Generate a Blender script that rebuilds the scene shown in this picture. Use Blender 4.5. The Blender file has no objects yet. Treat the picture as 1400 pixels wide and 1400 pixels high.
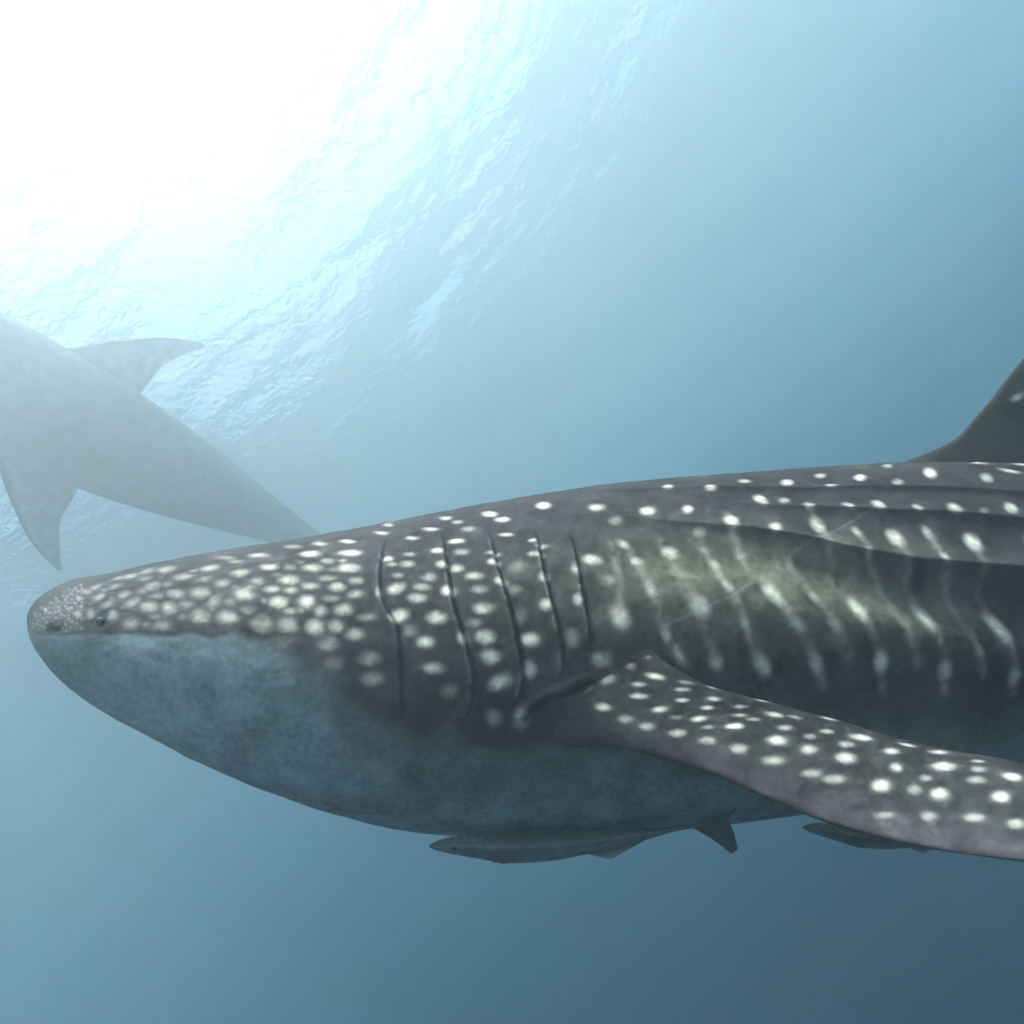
import bpy, bmesh, math
import numpy as np
from mathutils import Matrix, Vector

scene = bpy.context.scene
COL = scene.collection

# ---------------------------------------------------------------- camera, sky, sun, exposure
# the diver's camera: tilted up a little and rolled; ZC is the world's up seen in camera axes (right, up, back)
ZC = Vector((-0.645, 0.713, -0.275)).normalized()
fwd = Vector((0, 0, -1))
YW = (fwd - ZC * fwd.dot(ZC)).normalized()
XW = YW.cross(ZC)
ROT = Matrix((XW, YW, ZC))                      # camera axes -> world axes
CAM_POS = Vector((0, 0, -7.6))
CAM_M = Matrix.Translation(CAM_POS) @ ROT.to_4x4()
cam_data = bpy.data.cameras.new('camera')
cam_data.sensor_width = 36.0
cam_data.lens = 36.0 * 834.0 / 1400.0
cam_data.clip_start = 0.05
cam_data.clip_end = 600.0
cam = bpy.data.objects.new('camera', cam_data)
cam.matrix_world = CAM_M
COL.objects.link(cam)
scene.camera = cam

SUN_DIR = (ROT @ Vector((-0.50, 0.84, -0.16))).normalized()      # towards the sun
SUN_EL = math.asin(SUN_DIR.z)
SUN_AZ = math.atan2(SUN_DIR.x, SUN_DIR.y)
world = bpy.data.worlds.new('World')
scene.world = world
world.use_nodes = True
wn = world.node_tree.nodes
sky = wn.new('ShaderNodeTexSky')
sky.sky_type = 'NISHITA'
sky.sun_disc = False
sky.sun_elevation = SUN_EL
sky.sun_rotation = SUN_AZ
sky.dust_density = 7.0
sky.ozone_density = 0.3
sky.air_density = 1.0
wn['Background'].inputs['Strength'].default_value = 0.07
world.node_tree.links.new(sky.outputs['Color'], wn['Background'].inputs['Color'])
sl = bpy.data.lights.new('sun', 'SUN')
sl.energy = 5.0
sl.angle = math.radians(0.53)
sl.color = (1.0, 0.86, 0.74)
sun = bpy.data.objects.new('sun', sl)
sun.rotation_euler = SUN_DIR.to_track_quat('Z', 'Y').to_euler()
sun.location = (0, 0, 30)
COL.objects.link(sun)
vs = scene.view_settings
vs.view_transform = 'Standard'
vs.look = 'None'
vs.gamma = 1.0
vs.use_curve_mapping = False
vs.exposure = 2.46
cy = scene.cycles
cy.max_bounces = 8
cy.diffuse_bounces = 3
cy.glossy_bounces = 3
cy.transmission_bounces = 4
cy.volume_bounces = 3
cy.transparent_max_bounces = 8
cy.use_denoising = True
cy.sample_clamp_indirect = 8.0

# ---------------------------------------------------------------- materials
def material(name):
    m = bpy.data.materials.new(name)
    m.use_nodes = True
    nt = m.node_tree
    return m, nt, nt.nodes, nt.links

def mat_skin(name, rough=0.7, spec=0.04, grain=60.0, bump=0.003, amount=0.5):
    m, nt, n, l = material(name)
    p = n['Principled BSDF']
    p.inputs['Roughness'].default_value = rough
    p.inputs['Specular IOR Level'].default_value = spec
    a = n.new('ShaderNodeAttribute'); a.attribute_name = 'skin'
    tc = n.new('ShaderNodeTexCoord')
    no = n.new('ShaderNodeTexNoise'); no.inputs['Scale'].default_value = grain
    no.inputs['Detail'].default_value = 6.0; no.inputs['Roughness'].default_value = 0.65
    l.new(tc.outputs['Object'], no.inputs['Vector'])
    n2 = n.new('ShaderNodeTexNoise'); n2.inputs['Scale'].default_value = grain * 0.16
    n2.inputs['Detail'].default_value = 4.0
    l.new(tc.outputs['Object'], n2.inputs['Vector'])
    ad = n.new('ShaderNodeMath'); ad.operation = 'ADD'
    l.new(no.outputs['Fac'], ad.inputs[0]); l.new(n2.outputs['Fac'], ad.inputs[1])
    mr = n.new('ShaderNodeMapRange')
    mr.inputs['From Min'].default_value = 0.7; mr.inputs['From Max'].default_value = 1.3
    mr.inputs['To Min'].default_value = 1.0 - amount; mr.inputs['To Max'].default_value = 1.0 + amount
    l.new(ad.outputs[0], mr.inputs['Value'])
    mul = n.new('ShaderNodeVectorMath'); mul.operation = 'SCALE'
    l.new(a.outputs['Color'], mul.inputs[0]); l.new(mr.outputs[0], mul.inputs['Scale'])
    l.new(mul.outputs['Vector'], p.inputs['Base Color'])
    b = n.new('ShaderNodeBump'); b.inputs['Strength'].default_value = 0.6
    b.inputs['Distance'].default_value = bump
    l.new(no.outputs['Fac'], b.inputs['Height']); l.new(b.outputs['Normal'], p.inputs['Normal'])
    return m

def mat_plain(name, color, rough=0.4, spec=0.3):
    m, nt, n, l = material(name)
    p = n['Principled BSDF']
    p.inputs['Roughness'].default_value = rough
    p.inputs['Specular IOR Level'].default_value = spec
    no = n.new('ShaderNodeTexNoise'); no.inputs['Scale'].default_value = 40.0
    cr = n.new('ShaderNodeValToRGB')
    cr.color_ramp.elements[0].color = (*[c * 0.75 for c in color], 1)
    cr.color_ramp.elements[1].color = (*[min(1, c * 1.25) for c in color], 1)
    l.new(no.outputs['Fac'], cr.inputs['Fac']); l.new(cr.outputs['Color'], p.inputs['Base Color'])
    return m

def mat_water_surface():
    m, nt, n, l = material('water_surface')
    n.remove(n['Principled BSDF'])
    out = n['Material Output']
    tc = n.new('ShaderNodeTexCoord')
    no = n.new('ShaderNodeTexNoise'); no.inputs['Scale'].default_value = 4.0
    no.inputs['Detail'].default_value = 4.0; no.inputs['Distortion'].default_value = 0.6
    l.new(tc.outputs['Object'], no.inputs['Vector'])
    b = n.new('ShaderNodeBump'); b.inputs['Strength'].default_value = 0.8
    b.inputs['Distance'].default_value = 0.06
    l.new(no.outputs['Fac'], b.inputs['Height'])
    fr = n.new('ShaderNodeFresnel'); fr.inputs['IOR'].default_value = 1.333
    l.new(b.outputs['Normal'], fr.inputs['Normal'])
    tr = n.new('ShaderNodeBsdfTransparent')
    gl = n.new('ShaderNodeBsdfGlossy'); gl.inputs['Roughness'].default_value = 0.08
    l.new(b.outputs['Normal'], gl.inputs['Normal'])
    rf = n.new('ShaderNodeBsdfRefraction'); rf.inputs['IOR'].default_value = 1.333
    rf.inputs['Roughness'].default_value = 0.4
    l.new(b.outputs['Normal'], rf.inputs['Normal'])
    m1 = n.new('ShaderNodeMixShader'); m1.inputs['Fac'].default_value = 0.45
    l.new(tr.outputs[0], m1.inputs[1]); l.new(rf.outputs[0], m1.inputs[2])
    m2 = n.new('ShaderNodeMixShader')
    l.new(fr.outputs[0], m2.inputs['Fac']); l.new(m1.outputs[0], m2.inputs[1]); l.new(gl.outputs[0], m2.inputs[2])
    l.new(m2.outputs[0], out.inputs['Surface'])
    return m

def mat_haze():
    m, nt, n, l = material('sea_water')
    n.remove(n['Principled BSDF'])
    v = n.new('ShaderNodeVolumePrincipled')
    v.inputs['Color'].default_value = (0.5, 0.5, 0.5, 1)
    v.inputs['Absorption Color'].default_value = (0.0, 0.25, 0.5, 1)
    v.inputs['Density'].default_value = 0.17
    v.inputs['Anisotropy'].default_value = 0.8
    l.new(v.outputs[0], n['Material Output'].inputs['Volume'])
    return m

# ---------------------------------------------------------------- helpers
def pchip(xs, ys, x):
    xs = np.asarray(xs, float); ys = np.asarray(ys, float)
    h = np.diff(xs); d = np.diff(ys) / h
    m = np.zeros(len(xs))
    for i in range(1, len(xs) - 1):
        if d[i - 1] * d[i] > 0:
            w1 = 2 * h[i] + h[i - 1]; w2 = h[i] + 2 * h[i - 1]
            m[i] = (w1 + w2) / (w1 / d[i - 1] + w2 / d[i])
    m[0] = d[0]; m[-1] = d[-1]
    x = np.asarray(x, float)
    k = np.clip(np.searchsorted(xs, x) - 1, 0, len(xs) - 2)
    t = (x - xs[k]) / h[k]; t2 = t * t; t3 = t2 * t
    return (2*t3 - 3*t2 + 1)*ys[k] + (t3 - 2*t2 + t)*h[k]*m[k] + (-2*t3 + 3*t2)*ys[k+1] + (t3 - t2)*h[k]*m[k+1]

def smooth(a, b, x):
    t = np.clip((x - a) / (b - a), 0, 1)
    return t * t * (3 - 2 * t)

def value_noise(shape, cells, seed):
    """smooth random field on a grid, about -1..1"""
    r = np.random.default_rng(seed).normal(size=(cells[0] + 3, cells[1] + 3))
    gx = np.linspace(0, cells[0], shape[0]); gy = np.linspace(0, cells[1], shape[1])
    ix = gx.astype(int); iy = gy.astype(int)
    fx = (gx - ix); fy = (gy - iy); fx = fx*fx*(3 - 2*fx); fy = fy*fy*(3 - 2*fy)
    a = r[ix][:, iy]; b = r[ix + 1][:, iy]; c = r[ix][:, iy + 1]; d = r[ix + 1][:, iy + 1]
    return (a*(1-fx)[:, None] + b*fx[:, None])*(1-fy) + (c*(1-fx)[:, None] + d*fx[:, None])*fy

def tube_faces(nr, nc, first):
    """quads of nr rings of nc points; first = index of ring 0"""
    i = np.arange(nr - 1)[:, None]; j = np.arange(nc)[None, :]
    a = first + i*nc + j; b = first + i*nc + (j + 1) % nc
    return np.stack([a, b, b + nc, a + nc], -1).reshape(-1, 4)

def mesh_from(name, verts, quads, tris, color):
    """closed mesh with its skin colour; turns the faces outward"""
    v = verts
    vol = 0.0
    for f in (quads, tris):
        if len(f):
            p0 = v[f[:, 0]]
            for k in range(1, f.shape[1] - 1):
                vol += np.einsum('ij,ij->i', p0, np.cross(v[f[:, k]], v[f[:, k + 1]])).sum()
    if vol < 0:
        quads = quads[:, ::-1]; tris = tris[:, ::-1]
    me = bpy.data.meshes.new(name)
    me.vertices.add(len(v)); me.vertices.foreach_set('co', v.astype('f').ravel())
    loops = np.concatenate([quads.ravel(), tris.ravel()]).astype('i')
    me.loops.add(len(loops)); me.loops.foreach_set('vertex_index', loops)
    nq, nt_ = len(quads), len(tris)
    starts = np.concatenate([np.arange(nq)*4, nq*4 + np.arange(nt_)*3]).astype('i')
    me.polygons.add(nq + nt_); me.polygons.foreach_set('loop_start', starts)
    me.update(calc_edges=True)
    at = me.color_attributes.new('skin', 'FLOAT_COLOR', 'POINT')
    c4 = np.full((len(v), 4), .5, 'f'); c4[:, :3] = color
    at.data.foreach_set('color', c4.ravel())
    return me

def loft(rings, colors):
    """rings (n, m, 3) closed at both ends by a middle point -> verts, quads, tris, colours"""
    n, m, _ = rings.shape
    v = np.concatenate([rings.reshape(-1, 3), rings[0].mean(0)[None], rings[-1].mean(0)[None]])
    c = np.concatenate([colors.reshape(-1, 3), colors[0].mean(0)[None], colors[-1].mean(0)[None]])
    q = tube_faces(n, m, 0)
    j = np.arange(m); k = (j + 1) % m
    t = np.concatenate([np.stack([k, j, np.full(m, n*m)], -1),
                        np.stack([(n-1)*m + j, (n-1)*m + k, np.full(m, n*m + 1)], -1)])
    return v, q, t, c

def fin(le, te, thick, ns, nc, paint, up=(0, 1, 0), power=1.0):
    """a fin between a leading and a trailing edge; paint(s, c, upper) gives its colours"""
    le = np.array(le, float); te = np.array(te, float); k = np.arange(len(le))
    s = np.linspace(0, len(le) - 1, ns)
    L = np.stack([pchip(k, le[:, i], s) for i in range(3)], -1)
    T_ = np.stack([pchip(k, te[:, i], s) for i in range(3)], -1)
    tk = pchip(np.linspace(0, len(le) - 1, len(thick)), thick, s)
    ch = T_ - L
    sp = np.gradient((L + T_) / 2, axis=0)
    nrm = np.cross(sp, ch); nrm /= np.linalg.norm(nrm, axis=1, keepdims=True) + 1e-9
    if (nrm @ np.array(up, float)).sum() < 0: nrm = -nrm
    ph = np.linspace(0, 2*np.pi, 2*nc, endpoint=False)
    c = (1 - np.cos(ph)) / 2
    prof = 5*(.2969*np.sqrt(c) - .126*c - .3516*c**2 + .2843*c**3 - .1015*c**4) + 0.06*np.sqrt(c)*np.sqrt(1 - c)
    side = np.where(ph <= np.pi, 1.0, -1.0)
    off = (prof * side)[None, :] * tk[:, None]
    R = L[:, None] + ch[:, None]*c[None, :, None] + nrm[:, None]*off[..., None]
    S, C = np.meshgrid(s, c, indexing='ij')
    colr = paint(S, C, np.broadcast_to(side > 0, S.shape))
    return loft(R, colr)

def union(parts, name):
    """one continuous skin out of overlapping closed shells (verts, quads, tris, colours)"""
    objs = []
    for p in parts:
        me = mesh_from('shell', *p)
        o = bpy.data.objects.new('shell', me); COL.objects.link(o); objs.append(o)
    base = objs[0]
    for o in objs[1:]:
        md = base.modifiers.new('union', 'BOOLEAN')
        md.operation = 'UNION'; md.solver = 'MANIFOLD'; md.object = o
    dg = bpy.context.evaluated_depsgraph_get()
    me = bpy.data.meshes.new_from_object(base.evaluated_get(dg), depsgraph=dg)
    me.name = name
    me.materials.clear()
    for o in objs: bpy.data.objects.remove(o)
    n = len(me.vertices)                               # points made by the union take the colour of their neighbours
    c = np.zeros(n*4, 'f'); me.attributes['skin'].data.foreach_get('color', c); c = c.reshape(-1, 4)
    e = np.zeros(len(me.edges)*2, 'i'); me.edges.foreach_get('vertices', e); e = e.reshape(-1, 2)
    for _ in range(4):
        bad = np.abs(c[:, 3] - .5) > .01
        if not bad.any(): break
        s = np.concatenate([e[:, 0], e[:, 1]]); d = np.concatenate([e[:, 1], e[:, 0]])
        k = bad[s] & ~bad[d]; s = s[k]; d = d[k]
        cnt = np.bincount(s, minlength=n)
        for a in range(3):
            acc = np.bincount(s, c[d, a], minlength=n)
            c[cnt > 0, a] = (acc[cnt > 0]/cnt[cnt > 0])
        c[cnt > 0, 3] = .5
    me.attributes['skin'].data.foreach_set('color', c.ravel())
    me.polygons.foreach_set('use_smooth', np.ones(len(me.polygons), bool))
    return me

def relax(me, mask_fn, rounds, fac=0.5):
    """soften the joint between shells where mask_fn(points) > 0"""
    n = len(me.vertices); co = np.zeros(n*3, 'f'); me.vertices.foreach_get('co', co); co = co.reshape(-1, 3).astype(float)
    e = np.zeros(len(me.edges)*2, 'i'); me.edges.foreach_get('vertices', e); e = e.reshape(-1, 2)
    w = mask_fn(co); act = w > 0
    e = e[act[e[:, 0]] | act[e[:, 1]]]
    src = np.concatenate([e[:, 0], e[:, 1]]); dst = np.concatenate([e[:, 1], e[:, 0]])
    k = act[src]; src = src[k]; dst = dst[k]
    ids = np.flatnonzero(act); loc = np.full(n, -1); loc[ids] = np.arange(len(ids)); src = loc[src]
    deg = np.bincount(src, minlength=len(ids))
    for _ in range(rounds):
        acc = np.stack([np.bincount(src, co[dst, a], minlength=len(ids)) for a in range(3)], -1)
        co[ids] += (fac * w[ids])[:, None] * (acc / deg[:, None] - co[ids])
    me.vertices.foreach_set('co', co.astype('f').ravel()); me.update()

def place(name, me, mat, parent=None, loc=None):
    o = bpy.data.objects.new(name, me); COL.objects.link(o)
    if mat is not None and not me.materials: me.materials.append(mat)
    if parent is not None: o.parent = parent
    if loc is not None: o.location = loc
    return o

def ball(name, r, segs=20, squash=(1, 1, 1)):
    bm = bmesh.new()
    bmesh.ops.create_uvsphere(bm, u_segments=segs, v_segments=segs // 2, radius=r)
    bmesh.ops.scale(bm, vec=squash, verts=bm.verts)
    for f in bm.faces: f.smooth = True
    me = bpy.data.meshes.new(name); bm.to_mesh(me); bm.free()
    return me

def thing(name, label, cat, matrix, group=None):
    o = bpy.data.objects.new(name, None); COL.objects.link(o)
    o.empty_display_size = 0.2
    o.matrix_world = matrix
    o['label'] = label; o['category'] = cat
    if group: o['group'] = group
    return o

# ---------------------------------------------------------------- the sea: surface, bed, water
def axis(n, inner, outer):
    t = np.linspace(-1, 1, n)
    return inner*t + (outer - inner)*np.sign(t)*np.abs(t)**5

def sheet(name, xs, ys, z, mat):
    nx, ny = len(xs), len(ys)
    X, Y = np.meshgrid(xs, ys, indexing='ij')
    v = np.stack([X, Y, z(X, Y)], -1).reshape(-1, 3)
    i = np.arange(nx - 1)[:, None]; j = np.arange(ny - 1)[None, :]
    a = i*ny + j
    q = np.stack([a, a + ny, a + ny + 1, a + 1], -1).reshape(-1, 4)
    me = bpy.data.meshes.new(name)
    me.vertices.add(len(v)); me.vertices.foreach_set('co', v.astype('f').ravel())
    me.loops.add(q.size); me.loops.foreach_set('vertex_index', q.ravel().astype('i'))
    me.polygons.add(len(q)); me.polygons.foreach_set('loop_start', (np.arange(len(q))*4).astype('i'))
    me.update(calc_edges=True)
    me.polygons.foreach_set('use_smooth', np.ones(len(q), bool))
    o = place(name, me, mat); o['kind'] = 'structure'
    return o

wr = np.random.default_rng(11)
WAVES = []
for lam, slope, cnt in ((6.0, .05, 5), (2.4, .07, 8), (1.1, .08, 12), (0.5, .08, 16)):
    for _ in range(cnt):
        a = 0.9 + wr.normal()*0.7; L_ = lam*wr.uniform(.7, 1.4); k = 2*math.pi/L_
        WAVES.append((k*math.cos(a), k*math.sin(a), slope/k*math.sqrt(2/cnt), wr.uniform(0, 6.28)))
def wave_z(X, Y):
    z = np.zeros_like(X); far = np.hypot(X, Y)
    for kx, ky, am, ph in WAVES:
        k = math.hypot(kx, ky)
        z += am*np.sin(kx*X + ky*Y + ph)*(1 - smooth(9/k*4 + 8, 9/k*8 + 14, far) if k > 1.5 else 1)
    return z
SEA = sheet('water_surface', axis(640, 16, 100), axis(640, 16, 100), wave_z, mat_water_surface())

def mat_sand():
    m, nt, n, l = material('seabed_sand')
    p = n['Principled BSDF']; p.inputs['Roughness'].default_value = 0.9
    no = n.new('ShaderNodeTexNoise'); no.inputs['Scale'].default_value = 0.4; no.inputs['Detail'].default_value = 8
    cr = n.new('ShaderNodeValToRGB')
    cr.color_ramp.elements[0].color = (.10, .09, .07, 1); cr.color_ramp.elements[1].color = (.28, .25, .19, 1)
    tc = n.new('ShaderNodeTexCoord'); l.new(tc.outputs['Object'], no.inputs['Vector'])
    l.new(no.outputs['Fac'], cr.inputs['Fac']); l.new(cr.outputs['Color'], p.inputs['Base Color'])
    return m
sheet('seabed', np.linspace(-100, 100, 120), np.linspace(-100, 100, 120),
      lambda X, Y: -38 + .5*np.sin(X*.13 + 1)*np.cos(Y*.11) + .15*np.sin(X*.6)*np.sin(Y*.5 + 2), mat_sand())

bm = bmesh.new(); bmesh.ops.create_cube(bm, size=1.0)
bmesh.ops.scale(bm, vec=(206, 206, 41.0), verts=bm.verts)
bmesh.ops.translate(bm, vec=(0, 0, -39.7 + 20.5), verts=bm.verts)
hm = bpy.data.meshes.new('haze'); bm.to_mesh(hm); bm.free()
haze = place('haze', hm, mat_haze()); haze['kind'] = 'stuff'

# ---------------------------------------------------------------- whale shark: measured shape and markings
# u = metres behind the snout, angle = round the body (0 widest point, pi/2 top of the back)
X0=-1.3645
U=[0.0, 0.02, 0.06, 0.12, 0.2, 0.32, 0.48, 0.68, 0.9, 1.15, 1.4, 1.7, 2.0, 2.35, 2.7, 3.1, 3.5, 4.0, 4.5, 5.0, 5.4, 5.7]
T=[0.2188, 0.2204, 0.2262, 0.2383, 0.2576, 0.2819, 0.3107, 0.342, 0.38, 0.4304, 0.4764, 0.5199, 0.5443, 0.5721, 0.5893, 0.572, 0.505, 0.405, 0.32, 0.26, 0.23, 0.2]
B=[0.2108, 0.1767, 0.1088, 0.0132, -0.0979, -0.2006, -0.275, -0.3632, -0.4344, -0.5008, -0.5133, -0.5013, -0.4721, -0.4225, -0.3735, -0.285, -0.19, -0.07, 0.03, 0.1, 0.14, 0.17]
W=[0.0, 0.1508, 0.2406, 0.3001, 0.3278, 0.333, 0.3871, 0.4349, 0.475, 0.49, 0.495, 0.495, 0.49, 0.47, 0.44, 0.39, 0.33, 0.25, 0.175, 0.11, 0.06, 0.02]
H=[0.5, 0.5, 0.5, 0.52, 0.54, 0.56, 0.56, 0.54, 0.52, 0.5, 0.5, 0.5, 0.5, 0.5, 0.5, 0.5, 0.5, 0.5, 0.5, 0.5, 0.5, 0.5]
N=[2.0, 2.0, 2.1, 2.2, 2.3, 2.3, 2.3, 2.2, 2.2, 2.1, 2.1, 2.1, 2.1, 2.1, 2.0, 2.0, 2.0, 2.0, 2.0, 2.0, 2.0, 2.0]
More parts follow.
